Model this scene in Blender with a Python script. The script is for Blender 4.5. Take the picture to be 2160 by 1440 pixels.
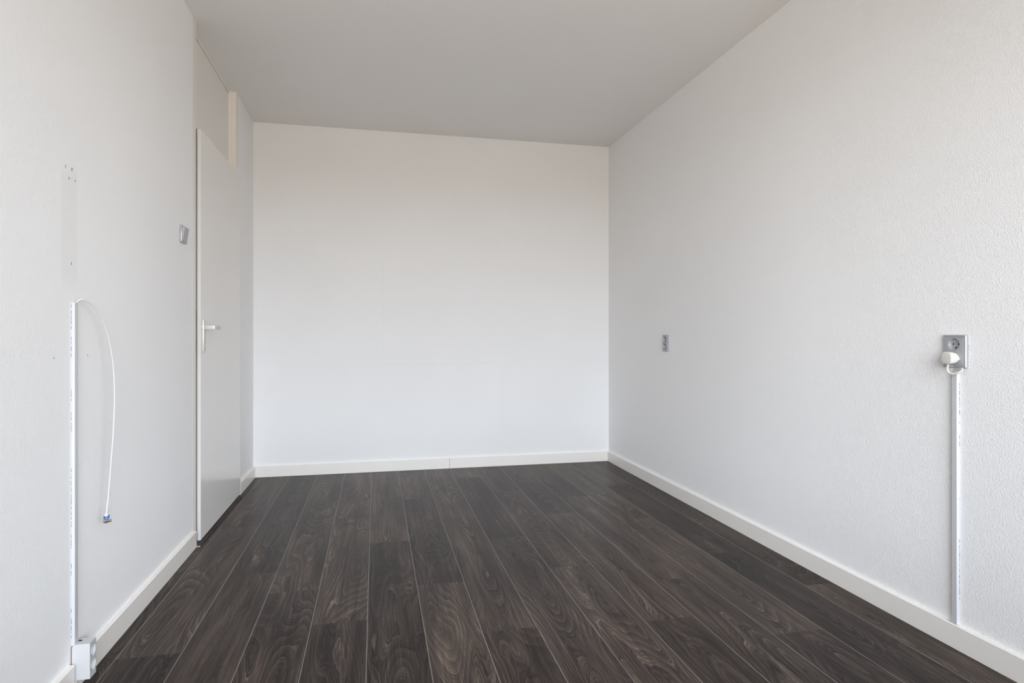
import bpy, bmesh, math, random
from mathutils import Vector, Matrix

# ------------------------------------------------------------------ clear
for o in list(bpy.data.objects):
    bpy.data.objects.remove(o, do_unlink=True)
scene = bpy.context.scene
COL = scene.collection
random.seed(7)

# ------------------------------------------------------------------ room numbers (metres)
F_PX, VH, YAW, CAM_H = 1292.37, 706.88, 0.21962, 1.02
XL, XR = -0.8546, 1.8547        # left / right wall planes
YB, YF = 4.6967, -0.34          # back wall / window wall planes
H = 2.5506                      # ceiling
HS, TS = 0.0786, 0.0161         # baseboard height / thickness
T = 0.14                        # wall thickness
WX0, WX1, WZ0, WZ1 = -0.76, 1.76, 0.32, 2.30   # window opening

# ------------------------------------------------------------------ camera
cam = bpy.data.cameras.new('camera')
cam.sensor_width = 36.0
cam.lens = F_PX / 2160 * 36
cam.shift_y = -(720 - VH) / 2160
cam.clip_start = 0.02
cam_o = bpy.data.objects.new('camera', cam)
cam_o.location = (0, 0, CAM_H)
cam_o.rotation_euler = (math.pi / 2, 0, -YAW)
COL.objects.link(cam_o)
scene.camera = cam_o

# ------------------------------------------------------------------ sky: plain overcast, ground below the horizon
world = bpy.data.worlds.new('overcast_sky')
scene.world = world
world.use_nodes = True
nt = world.node_tree
nt.nodes.clear()
w_out = nt.nodes.new('ShaderNodeOutputWorld')
w_bg = nt.nodes.new('ShaderNodeBackground')
w_tc = nt.nodes.new('ShaderNodeTexCoord')
w_sep = nt.nodes.new('ShaderNodeSeparateXYZ')
w_rmp = nt.nodes.new('ShaderNodeValToRGB')
nt.links.new(w_tc.outputs['Generated'], w_sep.inputs[0])
w_map = nt.nodes.new('ShaderNodeMapRange')
w_map.inputs['From Min'].default_value = -1
w_map.inputs['From Max'].default_value = 1
nt.links.new(w_sep.outputs['Z'], w_map.inputs['Value'])
nt.links.new(w_map.outputs['Result'], w_rmp.inputs[0])
cr = w_rmp.color_ramp
cr.elements[0].position = 0.0
cr.elements[0].color = (0.36, 0.31, 0.275, 1)
cr.elements[1].position = 1.0
cr.elements[1].color = (0.915, 0.95, 1.085, 1)
for p, c in ((0.49, (0.42, 0.362, 0.322, 1)), (0.51, (0.932, 0.96, 1.065, 1))):
    e = cr.elements.new(p)
    e.color = c
nt.links.new(w_rmp.outputs['Color'], w_bg.inputs['Color'])
w_bg.inputs['Strength'].default_value = 4.0
nt.links.new(w_bg.outputs[0], w_out.inputs[0])

# sampling portal filling the window opening (gives off no light of its own)
pl = bpy.data.lights.new('window_portal', 'AREA')
pl.shape = 'RECTANGLE'
pl.size, pl.size_y = WX1 - WX0, WZ1 - WZ0
pl.cycles.is_portal = True
pl_o = bpy.data.objects.new('window_portal', pl)
pl_o.location = ((WX0 + WX1) / 2, YF - T - 0.02, (WZ0 + WZ1) / 2)
pl_o.rotation_euler = (math.pi / 2, 0, 0)      # -Z of the lamp looks into the room (+Y)
COL.objects.link(pl_o)

vs = scene.view_settings
vs.view_transform = 'Standard'
vs.look = 'None'
vs.gamma = 1.0
vs.use_curve_mapping = False
vs.exposure = 1.85


# ------------------------------------------------------------------ helpers
def px_on_x(u, v, x):
    """where the sight line of photo pixel (u, v) meets the plane X = x"""
    c, s = math.cos(YAW), math.sin(YAW)
    xc = (u - 1080) / F_PX
    d = Vector((xc * c + s, -xc * s + c, (VH - v) / F_PX))
    t = x / d.x
    return Vector((0, 0, CAM_H)) + d * t


def mesh_obj(name, bm, mats, parent=None, loc=(0, 0, 0), rotz=0.0, smooth=False):
    me = bpy.data.meshes.new(name)
    bmesh.ops.recalc_face_normals(bm, faces=bm.faces[:])
    bm.to_mesh(me)
    bm.free()
    if not isinstance(mats, (list, tuple)):
        mats = [mats]
    for m in mats:
        me.materials.append(m)
    if smooth:
        for p in me.polygons:
            p.use_smooth = True
        me.set_sharp_from_angle(angle=math.radians(smooth if smooth is not True else 40))
    o = bpy.data.objects.new(name, me)
    COL.objects.link(o)
    o.location = loc
    o.rotation_euler = (0, 0, rotz)
    if parent:
        o.parent = parent
    return o


def empty(name, loc=(0, 0, 0), rotz=0.0):
    o = bpy.data.objects.new(name, None)
    o.empty_display_size = 0.05
    COL.objects.link(o)
    o.location = loc
    o.rotation_euler = (0, 0, rotz)
    return o


def tag(o, label=None, cat=None, group=None, kind=None):
    if label:
        o['label'] = label
    if cat:
        o['category'] = cat
    if group:
        o['group'] = group
    if kind:
        o['kind'] = kind
    return o


def add_box(bm, x0, x1, y0, y1, z0, z1, bevel=0.0, seg=2):
    vs_ = [bm.verts.new((x, y, z)) for z in (z0, z1) for y in (y0, y1) for x in (x0, x1)]
    fs = [(0, 2, 3, 1), (4, 5, 7, 6), (0, 1, 5, 4), (2, 6, 7, 3), (0, 4, 6, 2), (1, 3, 7, 5)]
    faces = [bm.faces.new([vs_[i] for i in f]) for f in fs]
    if bevel > 0:
        edges = list({e for f in faces for e in f.edges})
        bmesh.ops.bevel(bm, geom=edges, offset=bevel, segments=seg, profile=0.5, affect='EDGES')
    return bm


def box_bm(*a, **k):
    return add_box(bmesh.new(), *a, **k)


def add_prism(bm, pts, axis, a0, a1):
    """extrude a 2D outline along an axis. axis 'x': pts=(y,z); 'y': (x,z); 'z': (x,y)"""
    def mk(p, a):
        return {'x': (a, p[0], p[1]), 'y': (p[0], a, p[1]), 'z': (p[0], p[1], a)}[axis]
    A = [bm.verts.new(mk(p, a0)) for p in pts]
    B = [bm.verts.new(mk(p, a1)) for p in pts]
    n = len(pts)
    bm.faces.new(A)
    bm.faces.new(B[::-1])
    for i in range(n):
        bm.faces.new((A[i], A[(i + 1) % n], B[(i + 1) % n], B[i]))
    return bm


def add_tube(bm, pts, r, n=12, cap=True):
    pts = [Vector(p) for p in pts]
    rings = []
    up = Vector((0.3, 0.2, 0.93)).normalized()
    t_prev = None
    for i, p in enumerate(pts):
        t = (pts[min(i + 1, len(pts) - 1)] - pts[max(i - 1, 0)]).normalized()
        if t_prev is None:
            nrm = t.cross(up)
            if nrm.length < 1e-4:
                nrm = t.cross(Vector((1, 0, 0)))
            nrm.normalize()
        else:
            nrm = (nrm - t * nrm.dot(t)).normalized()
        bn = t.cross(nrm)
        rr = r[i] if isinstance(r, (list, tuple)) else r
        rings.append([bm.verts.new(p + (nrm * math.cos(a) + bn * math.sin(a)) * rr)
                      for a in [2 * math.pi * k / n for k in range(n)]])
        t_prev = t
    for a, b in zip(rings, rings[1:]):
        for k in range(n):
            bm.faces.new((a[k], a[(k + 1) % n], b[(k + 1) % n], b[k]))
    if cap:
        bm.faces.new(rings[0][::-1])
        bm.faces.new(rings[-1])
    return bm


def spline(pts, sub=6):
    """Catmull-Rom through the points"""
    P = [Vector(p) for p in pts]
    P = [P[0] * 2 - P[1]] + P + [P[-1] * 2 - P[-2]]
    out = []
    for i in range(1, len(P) - 2):
        for k in range(sub):
            t = k / sub
            a, b, c, d = P[i - 1], P[i], P[i + 1], P[i + 2]
            out.append(0.5 * ((2 * b) + (c - a) * t + (2 * a - 5 * b + 4 * c - d) * t * t
                              + (3 * b - a - 3 * c + d) * t ** 3))
    out.append(P[-2])
    return out


def add_cup_cell(bm, cx, cz, hw, hh, r, depth, y0, n=40, r2=None):
    """flat rectangle (facing -Y at y0) with a round cup sunk into it"""
    r2 = r2 or r * 0.93
    outer, rim, rim2, floor_ = [], [], [], []
    corner = [math.atan2(sz * hh, sx * hw) % (2 * math.pi) for sx in (-1, 1) for sz in (-1, 1)]
    angs = sorted(corner + [a for a in (2 * math.pi * k / n for k in range(n)) if min(abs(a - c) for c in corner) > 0.02])
    for a in angs:
        ca, sa = math.cos(a), math.sin(a)
        s = min(hw / abs(ca) if abs(ca) > 1e-9 else 1e9, hh / abs(sa) if abs(sa) > 1e-9 else 1e9)
        outer.append(bm.verts.new((cx + ca * s, y0, cz + sa * s)))
        rim.append(bm.verts.new((cx + ca * r, y0, cz + sa * r)))
        rim2.append(bm.verts.new((cx + ca * (r - 0.0006), y0 + 0.0006, cz + sa * (r - 0.0006))))
        floor_.append(bm.verts.new((cx + ca * r2, y0 + depth, cz + sa * r2)))
    m = len(angs)
    for A, B in ((outer, rim), (rim, rim2), (rim2, floor_)):
        for k in range(m):
            bm.faces.new((A[k], A[(k + 1) % m], B[(k + 1) % m], B[k]))
    bm.faces.new(floor_)
    return bm


def add_disc(bm, cx, y, cz, r, n=14, th=0.0006):
    A = [bm.verts.new((cx + r * math.cos(2 * math.pi * k / n), y, cz + r * math.sin(2 * math.pi * k / n))) for k in range(n)]
    B = [bm.verts.new((v.co.x, y + th, v.co.z)) for v in A]
    bm.faces.new(A)
    for k in range(n):
        bm.faces.new((A[k], A[(k + 1) % n], B[(k + 1) % n], B[k]))
    return bm


# ------------------------------------------------------------------ materials
def new_mat(name):
    m = bpy.data.materials.new(name)
    m.use_nodes = True
    t = m.node_tree
    b = t.nodes['Principled BSDF']
    return m, t, b


def simple(name, col, rough=0.5, metal=0.0, spec=0.5, noise=0.0, nscale=40.0, bump=0.0):
    m, t, b = new_mat(name)
    b.inputs['Base Color'].default_value = (*col, 1)
    b.inputs['Roughness'].default_value = rough
    b.inputs['Metallic'].default_value = metal
    b.inputs['Specular IOR Level'].default_value = spec
    tc = t.nodes.new('ShaderNodeTexCoord')
    n = t.nodes.new('ShaderNodeTexNoise')
    n.inputs['Scale'].default_value = nscale
    n.inputs['Detail'].default_value = 3
    t.links.new(tc.outputs['Object'], n.inputs['Vector'])
    mx = t.nodes.new('ShaderNodeMix')
    mx.data_type = 'RGBA'
    mx.inputs[6].default_value = (*[c * (1 - noise) for c in col], 1)
    mx.inputs[7].default_value = (*[min(1, c * (1 + noise)) for c in col], 1)
    t.links.new(n.outputs['Fac'], mx.inputs[0])
    t.links.new(mx.outputs[2], b.inputs['Base Color'])
    if bump > 0:
        bp = t.nodes.new('ShaderNodeBump')
        bp.inputs['Strength'].default_value = bump
        bp.inputs['Distance'].default_value = 0.001
        t.links.new(n.outputs['Fac'], bp.inputs['Height'])
        t.links.new(bp.outputs[0], b.inputs['Normal'])
    return m


def math_node(t, op, a, b=None, c=None, clamp=False):
    n = t.nodes.new('ShaderNodeMath')
    n.operation = op
    n.use_clamp = clamp
    for i, v in enumerate((a, b, c)):
        if v is None:
            continue
        if isinstance(v, (int, float)):
            n.inputs[i].default_value = v
        else:
            t.links.new(v, n.inputs[i])
    return n.outputs[0]


def wall_mat(name, col, scale, dist, strength=1.0, blotch=0.02):
    m, t, b = new_mat(name)
    b.inputs['Roughness'].default_value = 0.72
    b.inputs['Specular IOR Level'].default_value = 0.25
    tc = t.nodes.new('ShaderNodeTexCoord')
    n1 = t.nodes.new('ShaderNodeTexNoise')
    n1.inputs['Scale'].default_value = scale
    n1.inputs['Detail'].default_value = 1.3
    n1.inputs['Roughness'].default_value = 0.5
    t.links.new(tc.outputs['Object'], n1.inputs['Vector'])
    hgt = math_node(t, 'SMOOTH_MAX', n1.outputs['Fac'], 0.46, 0.12)
    bp = t.nodes.new('ShaderNodeBump')
    bp.inputs['Strength'].default_value = strength
    bp.inputs['Distance'].default_value = dist
    t.links.new(hgt, bp.inputs['Height'])
    t.links.new(bp.outputs[0], b.inputs['Normal'])
    n2 = t.nodes.new('ShaderNodeTexNoise')
    n2.inputs['Scale'].default_value = 1.7
    n2.inputs['Detail'].default_value = 3
    t.links.new(tc.outputs['Object'], n2.inputs['Vector'])
    mx = t.nodes.new('ShaderNodeMix')
    mx.data_type = 'RGBA'
    mx.inputs[6].default_value = (*[c * (1 - blotch) for c in col], 1)
    mx.inputs[7].default_value = (*[c * (1 + blotch) for c in col], 1)
    t.links.new(n2.outputs['Fac'], mx.inputs[0])
    t.links.new(mx.outputs[2], b.inputs['Base Color'])
    return m, t, b, mx.outputs[2], tc


def line_mask(t, coord, at, width, lo_c, lo, hi, soft=0.02):
    """1 on a thin line coord==at, limited to lo<lo_c<hi"""
    d = math_node(t, 'ABSOLUTE', math_node(t, 'SUBTRACT', coord, at))
    a = math_node(t, 'SUBTRACT', 1.0, math_node(t, 'DIVIDE', d, width), clamp=True)
    s0 = math_node(t, 'DIVIDE', math_node(t, 'SUBTRACT', lo_c, lo), soft, clamp=True)
    s1 = math_node(t, 'DIVIDE', math_node(t, 'SUBTRACT', hi, lo_c), soft, clamp=True)
    return math_node(t, 'MULTIPLY', math_node(t, 'MULTIPLY', a, s0), s1)


WALL = (0.905, 0.90, 0.895)
M_wall_r, *_ = wall_mat('textured_white_wall_paint', WALL, 185, 0.0024, 0.75)
M_wall_f, *_ = wall_mat('textured_white_wall_paint_window', WALL, 150, 0.0030, 0.8)
M_ceil, *_ = wall_mat('matt_ceiling_paint', (0.86, 0.845, 0.825), 160, 0.0006, 0.25)

# left wall: the same paint with a faint old mark where something hung
M_wall_l, t, b, base, tc = wall_mat('textured_white_wall_paint_marked', WALL, 215, 0.0017, 0.65)
geo = t.nodes.new('ShaderNodeNewGeometry')
sep = t.nodes.new('ShaderNodeSeparateXYZ')
t.links.new(geo.outputs['Position'], sep.inputs[0])
dy = math_node(t, 'DIVIDE', math_node(t, 'ABSOLUTE', math_node(t, 'SUBTRACT', sep.outputs['Y'], 1.988)), 0.052)
dz = math_node(t, 'DIVIDE', math_node(t, 'ABSOLUTE', math_node(t, 'SUBTRACT', sep.outputs['Z'], 1.335)), 0.19)
msk = math_node(t, 'MULTIPLY',
                math_node(t, 'MULTIPLY', math_node(t, 'SUBTRACT', 1.0, dy), 5.0, clamp=True),
                math_node(t, 'MULTIPLY', math_node(t, 'SUBTRACT', 1.0, dz), 4.0, clamp=True))
mx = t.nodes.new('ShaderNodeMix')
mx.data_type = 'RGBA'
t.links.new(math_node(t, 'MULTIPLY', msk, 0.24), mx.inputs[0])
t.links.new(base, mx.inputs[6])
mx.inputs[7].default_value = (0.755, 0.742, 0.715, 1)
t.links.new(mx.outputs[2], b.inputs['Base Color'])

# back wall: smooth, with a hairline crack around old block joints
M_wall_b, t, b, base, tc = wall_mat('smooth_white_wall_paint', (0.85, 0.842, 0.835), 130, 0.0008, 0.3, 0.03)
geo = t.nodes.new('ShaderNodeNewGeometry')
nz = t.nodes.new('ShaderNodeTexNoise')
nz.inputs['Scale'].default_value = 60
t.links.new(geo.outputs['Position'], nz.inputs['Vector'])
sep = t.nodes.new('ShaderNodeSeparateXYZ')
t.links.new(geo.outputs['Position'], sep.inputs[0])
wob = math_node(t, 'MULTIPLY', math_node(t, 'SUBTRACT', nz.outputs['Fac'], 0.5), 0.008)
xw = math_node(t, 'ADD', sep.outputs['X'], wob)
zw = math_node(t, 'ADD', sep.outputs['Z'], wob)
ms = None
for k in (line_mask(t, zw, 0.802, 0.0035, sep.outputs['X'], 0.06, 0.97),
          line_mask(t, xw, 0.062, 0.003, sep.outputs['Z'], 0.80, 1.62),
          line_mask(t, xw, 0.968, 0.003, sep.outputs['Z'], 0.25, 0.80),
          math_node(t, 'MULTIPLY', line_mask(t, zw, 1.40, 0.003, sep.outputs['X'], 0.06, 0.80), 0.4),
          math_node(t, 'MULTIPLY', line_mask(t, xw, 0.93, 0.003, sep.outputs['Z'], 1.70, 2.4), 0.4)):
    ms = k if ms is None else math_node(t, 'MAXIMUM', ms, k)
mx = t.nodes.new('ShaderNodeMix')
mx.data_type = 'RGBA'
t.links.new(math_node(t, 'MULTIPLY', ms, 0.13), mx.inputs[0])
t.links.new(base, mx.inputs[6])
mx.inputs[7].default_value = (0.45, 0.44, 0.42, 1)
t.links.new(mx.outputs[2], b.inputs['Base Color'])

M_base = simple('warm_white_baseboard_lacquer', (0.88, 0.845, 0.795), 0.32, noise=0.015, nscale=6)
M_frame = simple('cream_frame_lacquer', (0.84, 0.80, 0.73), 0.35, noise=0.015, nscale=5)
M_door = simple('off_white_door_lacquer', (0.86, 0.835, 0.805), 0.20, noise=0.01, nscale=5)
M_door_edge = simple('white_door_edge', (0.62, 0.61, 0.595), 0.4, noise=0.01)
M_panel = simple('cream_panel_paint', (0.83, 0.80, 0.755), 0.45, noise=0.015, nscale=4)
M_handle = simple('satin_white_handle', (0.66, 0.64, 0.59), 0.3, metal=0.15, noise=0.02)
M_silver = simple('silver_grey_plastic', (0.41, 0.415, 0.435), 0.34, metal=0.35, noise=0.03, nscale=300)
M_silver_d = simple('silver_grey_insert', (0.42, 0.425, 0.44), 0.38, metal=0.30, noise=0.03, nscale=300)
M_white = simple('white_plastic', (0.58, 0.58, 0.585), 0.38, noise=0.01)
M_cream = simple('cream_white_plastic', (0.64, 0.625, 0.58), 0.36, noise=0.01)
M_pvc = simple('white_trunking_plastic', (0.585, 0.585, 0.60), 0.34, noise=0.01)
M_cable = simple('white_cable_sheath', (0.60, 0.595, 0.595), 0.4, noise=0.01)
M_blue = simple('blue_plastic_ring', (0.03, 0.115, 0.42), 0.4, noise=0.03)
M_nickel = simple('dull_nickel', (0.58, 0.54, 0.49), 0.30, metal=0.9, noise=0.08, nscale=200)
M_hole = simple('dark_hole', (0.02, 0.02, 0.022), 0.8)
M_steel = simple('grey_hinge_steel', (0.30, 0.28, 0.27), 0.4, metal=0.6)
M_mark = simple('blue_grey_wall_plug', (0.24, 0.27, 0.36), 0.8, noise=1.0, nscale=420)
M_scar = simple('brown_grey_scuff', (0.22, 0.19, 0.19), 0.9, noise=0.3, nscale=500)
M_chip = simple('beige_chipped_plaster', (0.60, 0.53, 0.43), 0.9, noise=0.1)
M_slab = simple('dark_subfloor', (0.10, 0.085, 0.075), 0.9, noise=0.1)
M_groove = simple('pale_plank_bevel', (0.24, 0.21, 0.20), 0.5, noise=0.15, nscale=30)
M_cutend = simple('pale_cut_wood_end', (0.50, 0.38, 0.32), 0.7, noise=0.1, nscale=300)
M_gap_shade = simple('brown_grey_gap_shade', (0.16, 0.135, 0.115), 0.8)  # shade colour for the dark gaps of the door and its frame head
M_joint = simple('brown_joint', (0.20, 0.13, 0.10), 0.9)


def wood_mat():
    m, t, b = new_mat('dark_oak_laminate')
    tc = t.nodes.new('ShaderNodeTexCoord')
    oi = t.nodes.new('ShaderNodeObjectInfo')
    sp = t.nodes.new('ShaderNodeSeparateXYZ')
    t.links.new(tc.outputs['Object'], sp.inputs[0])
    rnd = oi.outputs['Random']
    off = math_node(t, 'MULTIPLY', rnd, 61.7)
    off2 = math_node(t, 'MULTIPLY', math_node(t, 'FRACT', math_node(t, 'MULTIPLY', rnd, 17.31)), 1.0)

    def vec(sx, sy, add=0.0):
        c = t.nodes.new('ShaderNodeCombineXYZ')
        t.links.new(math_node(t, 'MULTIPLY', sp.outputs['X'], sx), c.inputs[0])
        t.links.new(math_node(t, 'MULTIPLY', sp.outputs['Y'], sy), c.inputs[1])
        t.links.new(math_node(t, 'ADD', off, add), c.inputs[2])
        return c.outputs[0]

    def noise(v, scale, detail=2.0, rough=0.5, dist=0.0):
        n = t.nodes.new('ShaderNodeTexNoise')
        n.inputs['Scale'].default_value = scale
        n.inputs['Detail'].default_value = detail
        n.inputs['Roughness'].default_value = rough
        n.inputs['Distortion'].default_value = dist
        t.links.new(v, n.inputs['Vector'])
        return n.outputs['Fac']

    # the ring field: contour lines of a stretched noise give ovals and cathedral arches
    g = noise(vec(1.0, 0.17), 6.5, 1.0, 0.35, 0.15)
    wig = noise(vec(1.0, 0.22, 9.0), 34.0, 2.5, 0.55)
    drift = math_node(t, 'MULTIPLY', math_node(t, 'SUBTRACT', off2, 0.5), 16.0)
    g2 = math_node(t, 'ADD', g, math_node(t, 'MULTIPLY', wig, 0.034))
    fld = math_node(t, 'ADD', math_node(t, 'MULTIPLY', g2, 23.0), math_node(t, 'MULTIPLY', sp.outputs['X'], drift))
    fld = math_node(t, 'ADD', fld, math_node(t, 'MULTIPLY', math_node(t, 'MULTIPLY', sp.outputs['X'], sp.outputs['X']), 430.0))

    def saw(mult):
        f = math_node(t, 'FRACT', math_node(t, 'MULTIPLY', fld, mult))
        return f

    ring = math_node(t, 'POWER', saw(1.0), 1.6)                     # slow rise, sharp dark edge
    fine = math_node(t, 'MULTIPLY', math_node(t, 'PINGPONG', math_node(t, 'MULTIPLY', fld, 4.3), 0.5), 2.0)
    fib = noise(vec(1.0, 0.016, 3.0), 420.0, 2.0, 0.6)
    pore = noise(vec(1.0, 0.03, 5.0), 900.0, 1.0, 0.5)
    streak = noise(vec(1.0, 0.022, 13.0), 75.0, 2.0, 0.5)
    broad = noise(vec(1.0, 0.13, 21.0), 13.0, 2.0, 0.5)
    cloud = noise(vec(1.0, 0.4, 33.0), 6.0, 2.0, 0.5)
    # where rings show strongly, where the board is plain and straight-grained
    amp = t.nodes.new('ShaderNodeMapRange')
    amp.inputs['From Min'].default_value = 0.38
    amp.inputs['From Max'].default_value = 0.58
    amp.inputs['To Min'].default_value = 0.25
    amp.inputs['To Max'].default_value = 1.0
    t.links.new(cloud, amp.inputs['Value'])
    am = amp.outputs[0]

    def acc(v, src, mid, k):
        return math_node(t, 'ADD', v, math_node(t, 'MULTIPLY', math_node(t, 'SUBTRACT', src, mid), k))

    val = math_node(t, 'MULTIPLY', math_node(t, 'SUBTRACT', ring, 0.38), math_node(t, 'MULTIPLY', am, 0.38))
    val = math_node(t, 'ADD', val, math_node(t, 'MULTIPLY', math_node(t, 'SUBTRACT', fine, 0.5), math_node(t, 'MULTIPLY', am, 0.32)))
    val = acc(val, fib, 0.5, 0.95)
    val = acc(val, pore, 0.5, 0.30)
    val = acc(val, streak, 0.5, 0.5)
    val = acc(val, broad, 0.5, 0.85)
    val = acc(val, off2, 0.5, 0.27)
    val = math_node(t, 'ADD', val, 0.475)
    rp = t.nodes.new('ShaderNodeValToRGB')
    rp.color_ramp.elements[0].position = 0.02
    rp.color_ramp.elements[0].color = (0.0100, 0.0074, 0.0068, 1)
    rp.color_ramp.elements[1].position = 1.0
    rp.color_ramp.elements[1].color = (0.165, 0.130, 0.106, 1)
    for p, c in ((0.28, (0.0230, 0.0174, 0.0158, 1)), (0.52, (0.0450, 0.0350, 0.0312, 1)), (0.76, (0.0800, 0.0630, 0.0540, 1))):
        e = rp.color_ramp.elements.new(p)
        e.color = c
    t.links.new(val, rp.inputs[0])
    # slight hue drift between boards and within one (greyish violet to brown)
    hue = t.nodes.new('ShaderNodeMix')
    hue.data_type = 'RGBA'
    hue.blend_type = 'MULTIPLY'
    hue.inputs[0].default_value = 1.0
    tint = t.nodes.new('ShaderNodeMix')
    tint.data_type = 'RGBA'
    tint.inputs[6].default_value = (1.04, 0.985, 0.995, 1)
    tint.inputs[7].default_value = (1.08, 1.02, 0.90, 1)
    t.links.new(noise(vec(1.0, 0.2, 44.0), 9.0, 1.0), tint.inputs[0])
    t.links.new(rp.outputs['Color'], hue.inputs[6])
    t.links.new(tint.outputs[2], hue.inputs[7])
    t.links.new(hue.outputs[2], b.inputs['Base Color'])
    rr = math_node(t, 'ADD', 0.27, math_node(t, 'MULTIPLY', fib, 0.12))
    t.links.new(rr, b.inputs['Roughness'])
    b.inputs['Specular IOR Level'].default_value = 0.085
    bp = t.nodes.new('ShaderNodeBump')
    bp.inputs['Strength'].default_value = 0.25
    bp.inputs['Distance'].default_value = 0.0004
    t.links.new(fib, bp.inputs['Height'])
    t.links.new(bp.outputs[0], b.inputs['Normal'])
    return m


M_wood = wood_mat()


def glass_mat():
    m, t, b = new_mat('window_glass')
    t.nodes.remove(b)
    out = t.nodes['Material Output']
    tr = t.nodes.new('ShaderNodeBsdfTransparent')
    tr.inputs[0].default_value = (0.96, 0.98, 0.97, 1)
    gl = t.nodes.new('ShaderNodeBsdfGlossy')
    gl.inputs['Roughness'].default_value = 0.02
    fr = t.nodes.new('ShaderNodeFresnel')
    fr.inputs[0].default_value = 1.45
    mx_ = t.nodes.new('ShaderNodeMixShader')
    t.links.new(fr.outputs[0], mx_.inputs[0])
    t.links.new(tr.outputs[0], mx_.inputs[1])
    t.links.new(gl.outputs[0], mx_.inputs[2])
    t.links.new(mx_.outputs[0], out.inputs[0])
    return m


M_glass = glass_mat()

# ------------------------------------------------------------------ shell
D0, D1 = 3.198, 4.196           # door frame outer edges along the left wall


def structure(o, label, cat):
    return tag(o, label, cat, kind='structure')


bm = bmesh.new()
add_box(bm, XL - T, XL, YF - T, D0, -0.05, H)
add_box(bm, XL - T, XL, D1, YB + T, -0.05, H)
wall_left = structure(mesh_obj('wall_left', bm, M_wall_l), 'white textured wall with the door, light switch and hanging cable', 'wall')
wall_right = structure(mesh_obj('wall_right', box_bm(XR, XR + T, YF - T, YB + T, -0.05, H), M_wall_r),
                       'white textured wall carrying the two silver sockets', 'wall')
wall_back = structure(mesh_obj('wall_back', box_bm(XL, XR, YB, YB + T, -0.05, H), M_wall_b),
                      'smooth white end wall with a hairline crack', 'wall')
bm = bmesh.new()
add_box(bm, XL, WX0, YF - T, YF, -0.05, H)
add_box(bm, WX1, XR, YF - T, YF, -0.05, H)
add_box(bm, WX0, WX1, YF - T, YF, -0.05, WZ0)
add_box(bm, WX0, WX1, YF - T, YF, WZ1, H)
wall_front = structure(mesh_obj('wall_front', bm, M_wall_f), 'white wall around the wide window', 'wall')
structure(mesh_obj('ceiling', box_bm(XL - T, XR + T, YF - T, YB + T, H, H + 0.12), M_ceil),
          'plain matt light grey ceiling', 'ceiling')

# window behind the camera
win = structure(empty('window_1', ((WX0 + WX1) / 2, YF - 0.07, WZ0)), 'wide white framed window with two panes', 'window')
ww, wh = (WX1 - WX0) / 2, WZ1 - WZ0
for a in ((-ww, -ww + 0.06, 0, wh), (ww - 0.06, ww, 0, wh), (-ww + 0.06, ww - 0.06, 0, 0.06),
          (-ww + 0.06, ww - 0.06, wh - 0.06, wh), (-0.03, 0.03, 0.06, wh - 0.06)):
    mesh_obj('window_frame', box_bm(a[0], a[1], -0.03, 0.03, a[2], a[3], bevel=0.003), M_frame, win)
for a in ((-ww + 0.06, -0.03), (0.03, ww - 0.06)):
    mesh_obj('window_pane', box_bm(a[0], a[1], -0.004, 0.0, 0.06, wh - 0.06), M_glass, win)
mesh_obj('window_sill', box_bm(-ww, ww, 0.031, 0.20, -0.02, 0.0, bevel=0.004), M_base, win)

# ------------------------------------------------------------------ floor: one laminate board per object
floor = structure(mesh_obj('floor', box_bm(XL, XR, YF, YB, -0.05, -0.009), M_slab),
                  'dark brown oak laminate floor of long boards', 'floor')
PW, PL, S0 = 0.19302, 1.334, -0.7991
JOINT = [2.663, 2.153, 2.796, 2.571, 2.26, 3.084, 2.523, 2.076, 3.02, 2.586, 3.362, 2.358, 1.843, 2.588, 2.177]
plank_cache = {}


def plank_mesh(w, l, bl, br):
    key = (round(w, 4), round(l, 4), bl, br)
    if key in plank_cache:
        return plank_cache[key]
    cx_, cz_ = 0.0010, 0.0006          # painted long-edge bevel
    prof = [(-w / 2, -0.0088)]
    prof += [(-w / 2, -cz_), (-w / 2 + cx_, 0.0)] if bl else [(-w / 2, 0.0)]
    prof += [(w / 2 - cx_, 0.0), (w / 2, -cz_)] if br else [(w / 2, 0.0)]
    prof += [(w / 2, -0.0088)]
    me_bm = bmesh.new()
    g = 0.0
    A = [me_bm.verts.new((x, -l / 2 + g, z)) for x, z in prof]
    B = [me_bm.verts.new((x, l / 2 - g, z)) for x, z in prof]
    n = len(prof)
    me_bm.faces.new(A)
    me_bm.faces.new(B[::-1])
    for i in range(n):
        f = me_bm.faces.new((A[i], A[(i + 1) % n], B[(i + 1) % n], B[i]))
        p, q = prof[i], prof[(i + 1) % n]
        if abs(p[1] - q[1]) > 1e-6 and max(p[1], q[1]) == 0.0 and min(p[1], q[1]) > -0.002:
            f.material_index = 1
    bmesh.ops.recalc_face_normals(me_bm, faces=me_bm.faces[:])
    me = bpy.data.meshes.new('plank')
    me_bm.to_mesh(me)
    me_bm.free()
    me.materials.append(M_wood)
    me.materials.append(M_groove)
    plank_cache[key] = me
    return me


for k in range(15):
    x0, x1 = S0 + PW * (k - 1), S0 + PW * k
    bl, br = x0 > XL, x1 < XR
    x0, x1 = max(x0, XL + 0.001), min(x1, XR - 0.001)
    j = JOINT[k] - PL * 3
    while j < YB:
        a, b_ = max(j, YF + 0.001), min(j + PL, YB - 0.001)
        if b_ - a > 0.02:
            o = bpy.data.objects.new('plank', plank_mesh(x1 - x0, b_ - a, bl, br))
            COL.objects.link(o)
            o.location = ((x0 + x1) / 2, (a + b_) / 2, 0)
            o.parent = floor
        j += PL

# ------------------------------------------------------------------ baseboards (flat boards, eased top edge)
GAP = 0.0012


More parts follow.
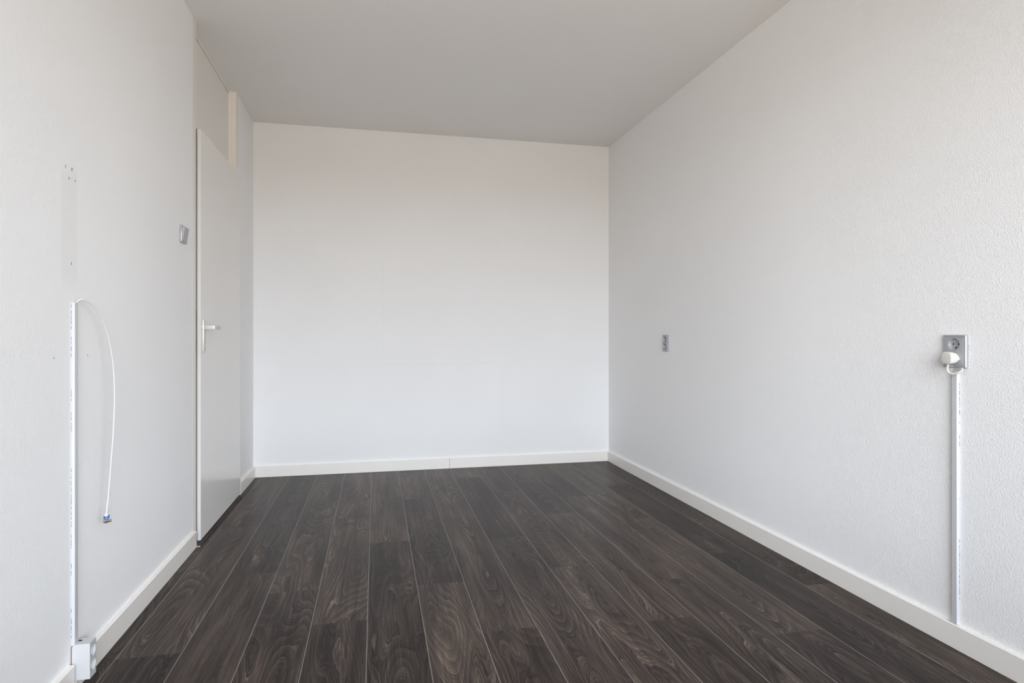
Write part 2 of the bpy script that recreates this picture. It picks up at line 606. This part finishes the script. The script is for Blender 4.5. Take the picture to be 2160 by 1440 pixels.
def board_profile(t, h):
    return [(0, GAP), (t, GAP), (t, h - 0.002), (t - 0.002, h), (0, h)]


bb = structure(empty('baseboard_right', (XR, 1.5, 0)), 'warm white baseboard along the wall with the sockets', 'baseboard')
for y0, y1 in ((YF, 2.1990), (2.2002, YB)):
    bm = bmesh.new()
    add_prism(bm, [(-p[0], p[1]) for p in board_profile(TS, HS)], 'y', y0 - 1.5, y1 - 1.5)
    mesh_obj('baseboard_board', bm, M_base, bb)

bb = structure(empty('baseboard_back', (0.5, YB, 0)), 'warm white baseboard along the end wall', 'baseboard')
for x0, x1 in ((XL + TS, 0.5545), (0.5565, XR - TS)):
    bm = bmesh.new()
    add_prism(bm, [(-p[0], p[1]) for p in board_profile(TS, HS)], 'x', x0 - 0.5, x1 - 0.5)
    mesh_obj('baseboard_board', bm, M_base, bb)

bb = structure(empty('baseboard_left', (XL, 2.5, 0)), 'warm white baseboard along the wall with the door', 'baseboard')
for y0, y1 in ((YF, 1.981), (2.0370, 3.2080), (D1, YB)):
    bm = bmesh.new()
    add_prism(bm, board_profile(TS, HS), 'y', y0 - 2.5, y1 - 2.5)
    mesh_obj('baseboard_board', bm, M_base, bb)
for y0, y1 in ((1.981, 2.0112), (2.0122, 2.0370)):
    mesh_obj('baseboard_offcut', box_bm(0, TS, y0 - 2.5, y1 - 2.5, GAP, 0.0245), M_base, bb)
mesh_obj('baseboard_joint', box_bm(0, TS - 0.002, 2.0112 - 2.5, 2.0122 - 2.5, GAP, 0.0245), M_joint, bb)

# ------------------------------------------------------------------ door
door = structure(empty('door_1', (XL, 3.7, 0)), 'off white flush door with cream frame reaching the ceiling', 'door')
LX, LY = XL, 3.7


def dbox(name, x0, x1, y0, y1, z0, z1, mat, parent=door, bevel=0.0):
    return mesh_obj(name, box_bm(x0 - LX, x1 - LX, y0 - LY, y1 - LY, z0, z1, bevel=bevel), mat, parent)


FX = XL + 0.0004                # frame face stands a touch proud of the plaster
bm = bmesh.new()                # near jamb
add_prism(bm, [(FX - LX, D0 - LY), (FX - LX, 3.2575 - LY), (-0.878 - LX, 3.2575 - LY), (-0.878 - LX, 3.266 - LY),
               (XL - T - LX, 3.266 - LY), (XL - T - LX, D0 - LY)], 'z', -0.009, H)
mesh_obj('door_jamb', bm, M_frame, door)
bm = bmesh.new()                # hinge side jamb with rebate
add_prism(bm, [(FX - LX, D1 - LY), (FX - LX, 4.146 - LY), (-0.858 - LX, 4.140 - LY), (-0.878 - LX, 4.140 - LY), (-0.878 - LX, 4.128 - LY),
               (XL - T - LX, 4.128 - LY), (XL - T - LX, D1 - LY)], 'z', -0.009, H)
mesh_obj('door_jamb', bm, M_frame, door)
dbox('frame_head', -0.95, -0.891, 3.254, 4.140, H - 0.014, H, M_frame)
dbox('head_shade_strip', -0.95, -0.9000, 3.266, 4.128, H - 0.0165, H - 0.014, M_gap_shade)  # dark strip painted in as the shadow line under the head
dbox('transom_panel', -0.95, -0.8965, 3.266, 4.128, 1.99, H - 0.0165, M_panel)
dbox('door_stop', -0.95, -0.879, 3.266, 4.128, 1.965, 1.99, M_frame)
dbox('jamb_shade_strip', -0.8775, -0.8535, 3.2576, 3.2690, 0.0, 2.030, M_gap_shade)  # dark strip standing in for the shade between jamb and leaf
dbox('under_door_dark_block', XL - T, -0.872, 3.266, 4.128, -0.009, 0.012, M_hole)  # added black block: stops light leaking and darkens the gap under the leaf
# leaf: rebated, so a lip lies over the frame
leaf = mesh_obj('door_leaf', box_bm(-0.8490 - LX, -0.8350 - LX, 3.2632 - LY, 4.1683 - LY, 0.0152, 2.030, bevel=0.0008, seg=1), [M_door], door)
leaf['label'] = 'off white flush door leaf'
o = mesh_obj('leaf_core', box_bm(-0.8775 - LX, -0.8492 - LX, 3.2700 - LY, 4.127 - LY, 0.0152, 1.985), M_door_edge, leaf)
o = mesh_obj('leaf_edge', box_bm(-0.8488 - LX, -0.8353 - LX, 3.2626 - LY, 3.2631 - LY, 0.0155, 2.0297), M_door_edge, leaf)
for z0, z1 in ((1.757, 1.820), (0.252, 0.306)):
    bm = bmesh.new()
    add_tube(bm, [(-0.842 - LX, 4.1735 - LY, z0), (-0.842 - LX, 4.1735 - LY, z1)], 0.0045, 12)
    mesh_obj('hinge', bm, M_steel, leaf, smooth=True)
# long narrow back plate and L-shaped lever
plate = mesh_obj('handle_plate', box_bm(-0.8350 - LX, -0.8255 - LX, 3.2835 - LY, 3.3180 - LY, 0.9385, 1.0985, bevel=0.003), M_handle, leaf, smooth=True)
for z in (1.030, 0.950):
    bm = bmesh.new()
    add_tube(bm, [(-0.8256 - LX, 3.301 - LY, z), (-0.8249 - LX, 3.301 - LY, z)], 0.0025, 10)
    mesh_obj('screw', bm, M_steel, leaf, smooth=True)
bm = bmesh.new()
lz0, lz1 = 1.049, 1.069
add_prism(bm, [(-0.8255 - LX, 3.290 - LY), (-0.779 - LX, 3.290 - LY), (-0.775 - LX, 3.294 - LY), (-0.775 - LX, 3.405 - LY),
               (-0.784 - LX, 3.405 - LY), (-0.788 - LX, 3.312 - LY), (-0.8255 - LX, 3.312 - LY)], 'z', lz0, lz1)
bmesh.ops.bevel(bm, geom=bm.edges[:], offset=0.0025, segments=2, profile=0.5, affect='EDGES')
mesh_obj('lever_handle', bm, M_handle, leaf, smooth=True)
bm = bmesh.new()
add_tube(bm, [(-0.818 - LX, 3.2895 - LY, 1.059), (-0.818 - LX, 3.2885 - LY, 1.059)], 0.0022, 10)
mesh_obj('set_screw', bm, M_steel, leaf, smooth=True)
mesh_obj('latch_collar', box_bm(-0.8345 - LX, -0.829 - LX, 3.2745 - LY, 3.2835 - LY, 1.050, 1.068, bevel=0.0015), M_handle, leaf, smooth=True)
# strike plate on the near jamb's rebate
dbox('strike_plate', -0.8541, -0.8534, 3.240, 3.2574, 0.945, 1.125, M_handle)
dbox('strike_slot', -0.8534, -0.8528, 3.2530, 3.2576, 0.930, 1.140, M_joint)

# edge strip of the laminate in the doorway
tr = structure(empty('trim_1', (-0.845, 3.7, 0)), 'dark wooden floor edge strip with pale cut end below the door', 'threshold')
mesh_obj('strip', box_bm(-0.026, 0.023, 3.2085 - 3.7, 4.15 - 3.7, 0.0003, 0.0060, bevel=0.0014), M_wood, tr)
mesh_obj('cut_end', box_bm(0.0068, 0.0225, 3.2078 - 3.7, 3.2084 - 3.7, 0.0006, 0.0060), M_cutend, tr)

# ------------------------------------------------------------------ marks in the plaster of the left wall
for u, v, a, b2 in ((138, 351, .0036, .0085), (151.5, 357, .0060, .0090), (145.5, 375.5, .0052, .0062),
                    (158.5, 381.5, .0045, .0058), (150.5, 556, .0036, .0078), (113, 755, .0030, .0042), (185, 749, .0022, .0036)):
    p = px_on_x(u, v, XL)
    bm = bmesh.new()
    n = 11
    ring = []
    for k in range(n):
        an = 2 * math.pi * k / n
        rr = random.uniform(0.5, 0.85)
        ring.append((a * rr * math.cos(an) + 0.15 * a, b2 * rr * math.sin(an)))
    A = [bm.verts.new((-0.001, y, z)) for y, z in ring]
    B = [bm.verts.new((0.0005, y * 0.8, z * 0.8)) for y, z in ring]
    bm.faces.new(B)
    for k in range(n):
        bm.faces.new((A[k], A[(k + 1) % n], B[(k + 1) % n], B[k]))
    mesh_obj('drill_hole', bm, M_mark if v < 700 else M_scar, wall_left, loc=(XL, p.y, p.z))

# ------------------------------------------------------------------ light switch (front faces local -Y)
RL, RR = math.pi / 2, -math.pi / 2     # turn fronts out of the left / right wall
sw = tag(empty('light_switch', (XL, 3.0395, 1.477), RL), 'silver grey rocker light switch beside the door frame', 'switch')
bm = box_bm(-0.0405, 0.0405, -0.0095, 0.0, -0.0385, 0.0385, bevel=0.0022)
mesh_obj('switch_frame', bm, M_silver, sw, smooth=True)
bm = bmesh.new()                 # tilted rocker
add_prism(bm, [(-0.0090, -0.0315), (-0.0112, -0.0315), (-0.0200, 0.0290), (-0.0180, 0.0315), (-0.0090, 0.0315)], 'x', -0.0315, 0.0315)
bmesh.ops.bevel(bm, geom=bm.edges[:], offset=0.0008, segments=1, affect='EDGES')
mesh_obj('rocker', bm, M_silver_d, sw)
mesh_obj('rocker_gap', box_bm(-0.0330, 0.0330, -0.0098, -0.0090, -0.0330, 0.0330), M_steel, sw)
bm = bmesh.new()
add_prism(bm, [(-0.0405, -0.012), (-0.0445, 0.004), (-0.0435, 0.030), (-0.0405, 0.036), (-0.038, 0.0), ], 'y', -0.0012, 0.0)
mesh_obj('plaster_chip', bm, M_chip, sw)


# ------------------------------------------------------------------ double wall sockets
def wall_socket(y, z, w, h, label):
    s = tag(empty('wall_socket', (XR, y, z), RR), label, 'socket', 'silver double sockets on the wall')
    hw, hh, iw, ih = w / 2, h / 2, 0.0315, 0.0445
    bm = bmesh.new()             # frame ring: outer chamfered rim and flat face with a rectangular opening
    def rect(x, zz, yy):
        return [bm.verts.new(p) for p in ((-x, yy, -zz), (x, yy, -zz), (x, yy, zz), (-x, yy, zz))]
    R = [rect(hw, hh, 0.0), rect(hw, hh, -0.0072), rect(hw - 0.0028, hh - 0.0028, -0.0100),
         rect(iw + 0.0001, ih + 0.0001, -0.0090), rect(iw + 0.0001, ih + 0.0001, -0.004)]
    for A, B in zip(R, R[1:]):
        for k in range(4):
            bm.faces.new((A[k], A[(k + 1) % 4], B[(k + 1) % 4], B[k]))
    mesh_obj('socket_frame', bm, M_silver, s)
    bm = bmesh.new()
    for cz in (-0.0222, 0.0222):
        add_cup_cell(bm, 0, cz, iw, 0.0222, 0.0198, 0.0088, -0.0108, r2=0.0172)
    for a, b2, c, d in ((-iw, -iw, -0.0444, 0.0444), (iw, iw, -0.0444, 0.0444)):
        v = [bm.verts.new(p) for p in ((a, -0.0108, c), (a, -0.004, c), (a, -0.004, d), (a, -0.0108, d))]
        bm.faces.new(v)
    for zz in (-0.0444, 0.0444):
        v = [bm.verts.new(p) for p in ((-iw, -0.0108, zz), (iw, -0.0108, zz), (iw, -0.004, zz), (-iw, -0.004, zz))]
        bm.faces.new(v)
    bmesh.ops.remove_doubles(bm, verts=bm.verts[:], dist=1e-5)
    ins = mesh_obj('socket_insert', bm, M_silver_d, s, smooth=30)
    for cz in (-0.0222, 0.0222):
        for dx, dz, r in ((-0.0095, 0.001, 0.0026), (0.0095, 0.001, 0.0026), (0.0, -0.0105, 0.0030)):
            mesh_obj('pin_hole', add_disc(bmesh.new(), dx, -0.0026, cz + dz, r), M_hole, ins)
    return s


wall_socket(3.685, 0.9695, 0.0755, 0.106, 'empty silver grey double wall socket nearest the end wall')
s2 = wall_socket(1.6380, 0.9682, 0.0825, 0.1065, 'silver grey double wall socket holding a white plug above the white trunking')
for k in range(7):               # broken paint by the frame's edge
    z0 = -0.045 + k * 0.010
    mesh_obj('paint_crack', box_bm(0.0413, 0.0413 + random.uniform(0.0004, 0.0010), -0.0012, 0.0, z0, z0 + random.uniform(0.002, 0.008)), M_scar, s2)
bm = bmesh.new()                 # white paint smeared over the frame's lower rim
add_prism(bm, [(-0.0300, -0.0515), (-0.0285, -0.0500), (-0.0220, -0.0490), (-0.0190, -0.0462), (-0.0165, -0.0470), (-0.0140, -0.0445),
               (-0.0115, -0.0466), (-0.0080, -0.0455), (-0.0040, -0.0508), (-0.0160, -0.0520)], 'y', -0.0106, -0.0096)
mesh_obj('paint_smear', bm, M_white, s2)

# plug: superellipse loft from the round collar to a rounded square head, cord curling to the trunking
plug = tag(empty('power_plug', (XR, 1.6380, 0.9460), RR), 'cream white rounded plug with short cord in the lower outlet', 'plug')
bm = bmesh.new()
secs = [(0.0010, 0.0180, 2.0), (-0.0110, 0.0182, 2.0), (-0.0125, 0.0186, 2.2), (-0.0220, 0.0196, 2.6),
        (-0.0390, 0.0204, 2.9), (-0.0412, 0.0201, 2.9), (-0.0424, 0.0192, 2.9), (-0.0430, 0.0150, 2.9)]
rings = []
N = 40
for yy, r, e in secs:
    row = []
    for k in range(N):
        a = 2 * math.pi * k / N
        ca, sa = math.cos(a), math.sin(a)
        row.append(bm.verts.new((r * math.copysign(abs(ca) ** (2 / e), ca), yy, r * math.copysign(abs(sa) ** (2 / e), sa))))
    rings.append(row)
for A, B in zip(rings, rings[1:]):
    for k in range(N):
        bm.faces.new((A[k], A[(k + 1) % N], B[(k + 1) % N], B[k]))
bm.faces.new(rings[0])
bm.faces.new(rings[-1])
mesh_obj('plug_body', bm, M_cream, plug, smooth=50)
bm = bmesh.new()
add_box(bm, 0.0172, 0.0205, -0.020, -0.0105, -0.006, 0.003, bevel=0.0008)
mesh_obj('plug_key', bm, M_cream, plug)
cpts = [px_on_x(u, v, x) for u, v, x in ((2001, 764, 1.822), (1999, 772, 1.8215), (1998.5, 780, 1.822), (2002, 785.5, 1.824), (2010, 788, 1.827),
                                         (2020, 786.5, 1.831), (2028, 782, 1.836), (2030, 778.5, 1.840), (2026, 777, 1.844), (2018, 779, 1.8475), (2014.5, 783, 1.849), (2014, 790, 1.849))]
mw = Matrix.Translation((XR, 1.6380, 0.9460)) @ Matrix.Rotation(RR, 4, 'Z')
inv = mw.inverted()
bm = bmesh.new()
add_tube(bm, [inv @ p for p in spline(cpts, 6)], 0.0033, 12)
mesh_obj('plug_cord', bm, M_cream, plug, smooth=True)


# ------------------------------------------------------------------ cable trunking
def dashes(parent, x, spans, w0, w1):
    """short dark cracks where the glue line shows beside the trunking, each a part"""
    sgn = 1 if x > 0 else -1
    for a, b2, dens in spans:
        z = a
        while z < b2:
            l = random.uniform(0.003, 0.016)
            if random.random() < dens:
                w = random.uniform(w0, w1)
                mesh_obj('glue_crack', box_bm(min(x, x + sgn * w), max(x, x + sgn * w), -0.0009, 0.0, z, z + l), M_scar, parent)
            z += l + random.uniform(0.001, 0.008)


tk = tag(empty('cable_trunking', (XR, 1.6371, 0.0795), RR), 'white plastic cable trunking running down below the plugged socket', 'trunking')
top = 0.9010 - 0.0795
bm = bmesh.new()
add_box(bm, -0.0095, 0.0093, -0.0100, 0.0, 0.0, top, bevel=0.0008)
mesh_obj('trunking_body', bm, M_pvc, tk)
mesh_obj('trunking_cover', box_bm(-0.0088, 0.0086, -0.0107, -0.0098, 0.0, top - 0.003, bevel=0.0003, seg=1), M_pvc, tk)
dashes(tk, 0.0093, ((0.06, 0.13, 0.5), (0.13, 0.27, 1.0), (0.30, 0.55, 0.15), (0.58, 0.80, 0.6)), 0.0004, 0.0012)

tk = tag(empty('cable_trunking', (XL, 2.0085, 0.1290), RL), 'white plastic cable trunking rising from the double outlet box', 'trunking')
top = 1.1150 - 0.1290
bm = bmesh.new()
add_box(bm, -0.0100, 0.0100, -0.0088, 0.0, -0.004, top, bevel=0.0008)
mesh_obj('trunking_body', bm, M_pvc, tk)
mesh_obj('trunking_cover', box_bm(-0.0093, 0.0093, -0.0094, -0.0086, -0.002, top - 0.001, bevel=0.0003, seg=1), M_pvc, tk)
dashes(tk, -0.0100, ((0.02, 0.14, 0.6), (0.20, 0.55, 0.6), (0.60, 0.98, 0.6)), 0.0004, 0.0012)

# ------------------------------------------------------------------ surface outlet box set into the baseboard
bx = tag(empty('outlet_box', (XL, 2.0158, 0.0262), RL), 'white surface mounted double outlet box between the baseboard ends', 'socket')
bw, bd, bh = 0.0402, 0.0491, 0.1028
bm = bmesh.new()
for cz in (0.0330, 0.0750):
    lo, hi = (0.0, 0.0540) if cz < 0.05 else (0.0540, bh)
    # cell is asymmetric, so the rim sits at cz inside [lo, hi]
    n0 = len(bm.verts)
    hh = min(cz - lo, hi - cz)
    add_cup_cell(bm, 0, cz, bw / 2, hh, 0.0183, 0.013, -bd)
    for a, b2 in ((lo, cz - hh), (cz + hh, hi)):
        if b2 - a > 1e-5:
            bm.faces.new([bm.verts.new(p) for p in ((-bw / 2, -bd, a), (bw / 2, -bd, a), (bw / 2, -bd, b2), (-bw / 2, -bd, b2))])
bmesh.ops.remove_doubles(bm, verts=bm.verts[:], dist=1e-5)
face = mesh_obj('outlet_face', bm, M_white, bx)
bm = bmesh.new()
prof = [(-bd, 0.0), (-0.0030, 0.0), (-0.0030, bh - 0.0095)]
for k in range(1, 7):
    a = math.pi / 2 * k / 6
    prof.append((-0.0030 - 0.0095 * (1 - math.cos(a)), bh - 0.0095 + 0.0095 * math.sin(a)))
prof.append((-bd, bh))
A = [bm.verts.new((-bw / 2, y, z)) for y, z in prof]
B = [bm.verts.new((bw / 2, y, z)) for y, z in prof]
bm.faces.new(A)
bm.faces.new(B[::-1])
for i in range(len(prof) - 1):
    bm.faces.new((A[i], A[i + 1], B[i + 1], B[i]))
mesh_obj('outlet_housing', bm, M_white, bx)
mesh_obj('back_gap_shade', box_bm(-bw / 2 + 0.0008, bw / 2 - 0.003, -0.0030, 0.0, 0.0, bh - 0.008), M_joint, bx)  # dark fill painted as the shaded gap between box and wall
mesh_obj('cable_notch', box_bm(0.0010, 0.0080, -0.0190, -0.0100, bh - 0.001, bh + 0.0006), M_hole, bx)
for cz in (0.0330, 0.0750):
    for dx in (-0.0095, 0.0095):
        mesh_obj('pin_hole', add_disc(bmesh.new(), dx, -bd + 0.0126, cz, 0.0026), M_hole, face)
    for dz in (-0.0168, 0.0168):
        mesh_obj('earth_clip', box_bm(-0.0022, 0.0022, -bd + 0.002, -bd + 0.0125, cz + dz - 0.0006, cz + dz + 0.0006), M_nickel, face)

# ------------------------------------------------------------------ loose aerial cable with elbow plug
pts = [(-0.8500, 2.0150, 1.1060), (-0.8490, 2.0200, 1.1165), (-0.8446, 2.0263, 1.1235), (-0.8386, 2.0297, 1.1249), (-0.8316, 2.0398, 1.1213),
       (-0.8226, 2.0609, 1.1077), (-0.8146, 2.0857, 1.0816), (-0.8096, 2.1094, 1.0446), (-0.8046, 2.1237, 1.0051),
       (-0.8016, 2.1384, 0.9532), (-0.7996, 2.1473, 0.8964), (-0.7996, 2.1509, 0.8426), (-0.7996, 2.1491, 0.7772),
       (-0.8016, 2.1455, 0.7035), (-0.8046, 2.1412, 0.6376), (-0.8076, 2.1368, 0.5721), (-0.8106, 2.1326, 0.5143),
       (-0.8126, 2.1258, 0.4677)]
cb = tag(empty('aerial_cable', (XL, 2.12, 0.44)), 'thin white aerial cable hanging in a loop with blue ringed elbow plug', 'cable')
org = Vector((XL, 2.12, 0.44))
bm = bmesh.new()
add_tube(bm, [Vector(p) - org for p in spline(pts, 6)], 0.0027, 12)
mesh_obj('cable_cord', bm, M_cable, cb, smooth=True)
e = Vector(pts[-1]) - org
dn = Vector((-0.004, -0.10, -1)).normalized()
bm = bmesh.new()
add_tube(bm, [e - dn * 0.001, e, e + dn * 0.002, e + dn * 0.011], [0.0040, 0.0052, 0.0058, 0.0066], 18)
mesh_obj('plug_collar', bm, M_white, cb, smooth=True)
bm = bmesh.new()
add_tube(bm, [e + dn * 0.0070, e + dn * 0.0075, e + dn * 0.0135, e + dn * 0.014], [0.0066, 0.0073, 0.0078, 0.0068], 18)
# raised thumb tab on one side of the ring
tb = e + dn * 0.009
add_box(bm, tb.x + 0.0035, tb.x + 0.0085, tb.y - 0.0030, tb.y + 0.0035, tb.z - 0.0045, tb.z + 0.0050, bevel=0.0012)
mesh_obj('blue_ring', bm, M_blue, cb, smooth=True)
ax = Vector((0.70, 0.69, -0.15)).normalized()
c0 = e + dn * 0.0215
bm = bmesh.new()
add_tube(bm, [e + dn * 0.0138, c0], 0.0045, 14)
add_tube(bm, [c0 - ax * 0.0072, c0 - ax * 0.0067, c0 + ax * 0.0035, c0 + ax * 0.0052, c0 + ax * 0.0056, c0 + ax * 0.0135, c0 + ax * 0.0140],
         [0.0064, 0.0070, 0.0070, 0.0060, 0.0047, 0.0047, 0.0040], 24)
mesh_obj('metal_plug', bm, M_nickel, cb, smooth=True)
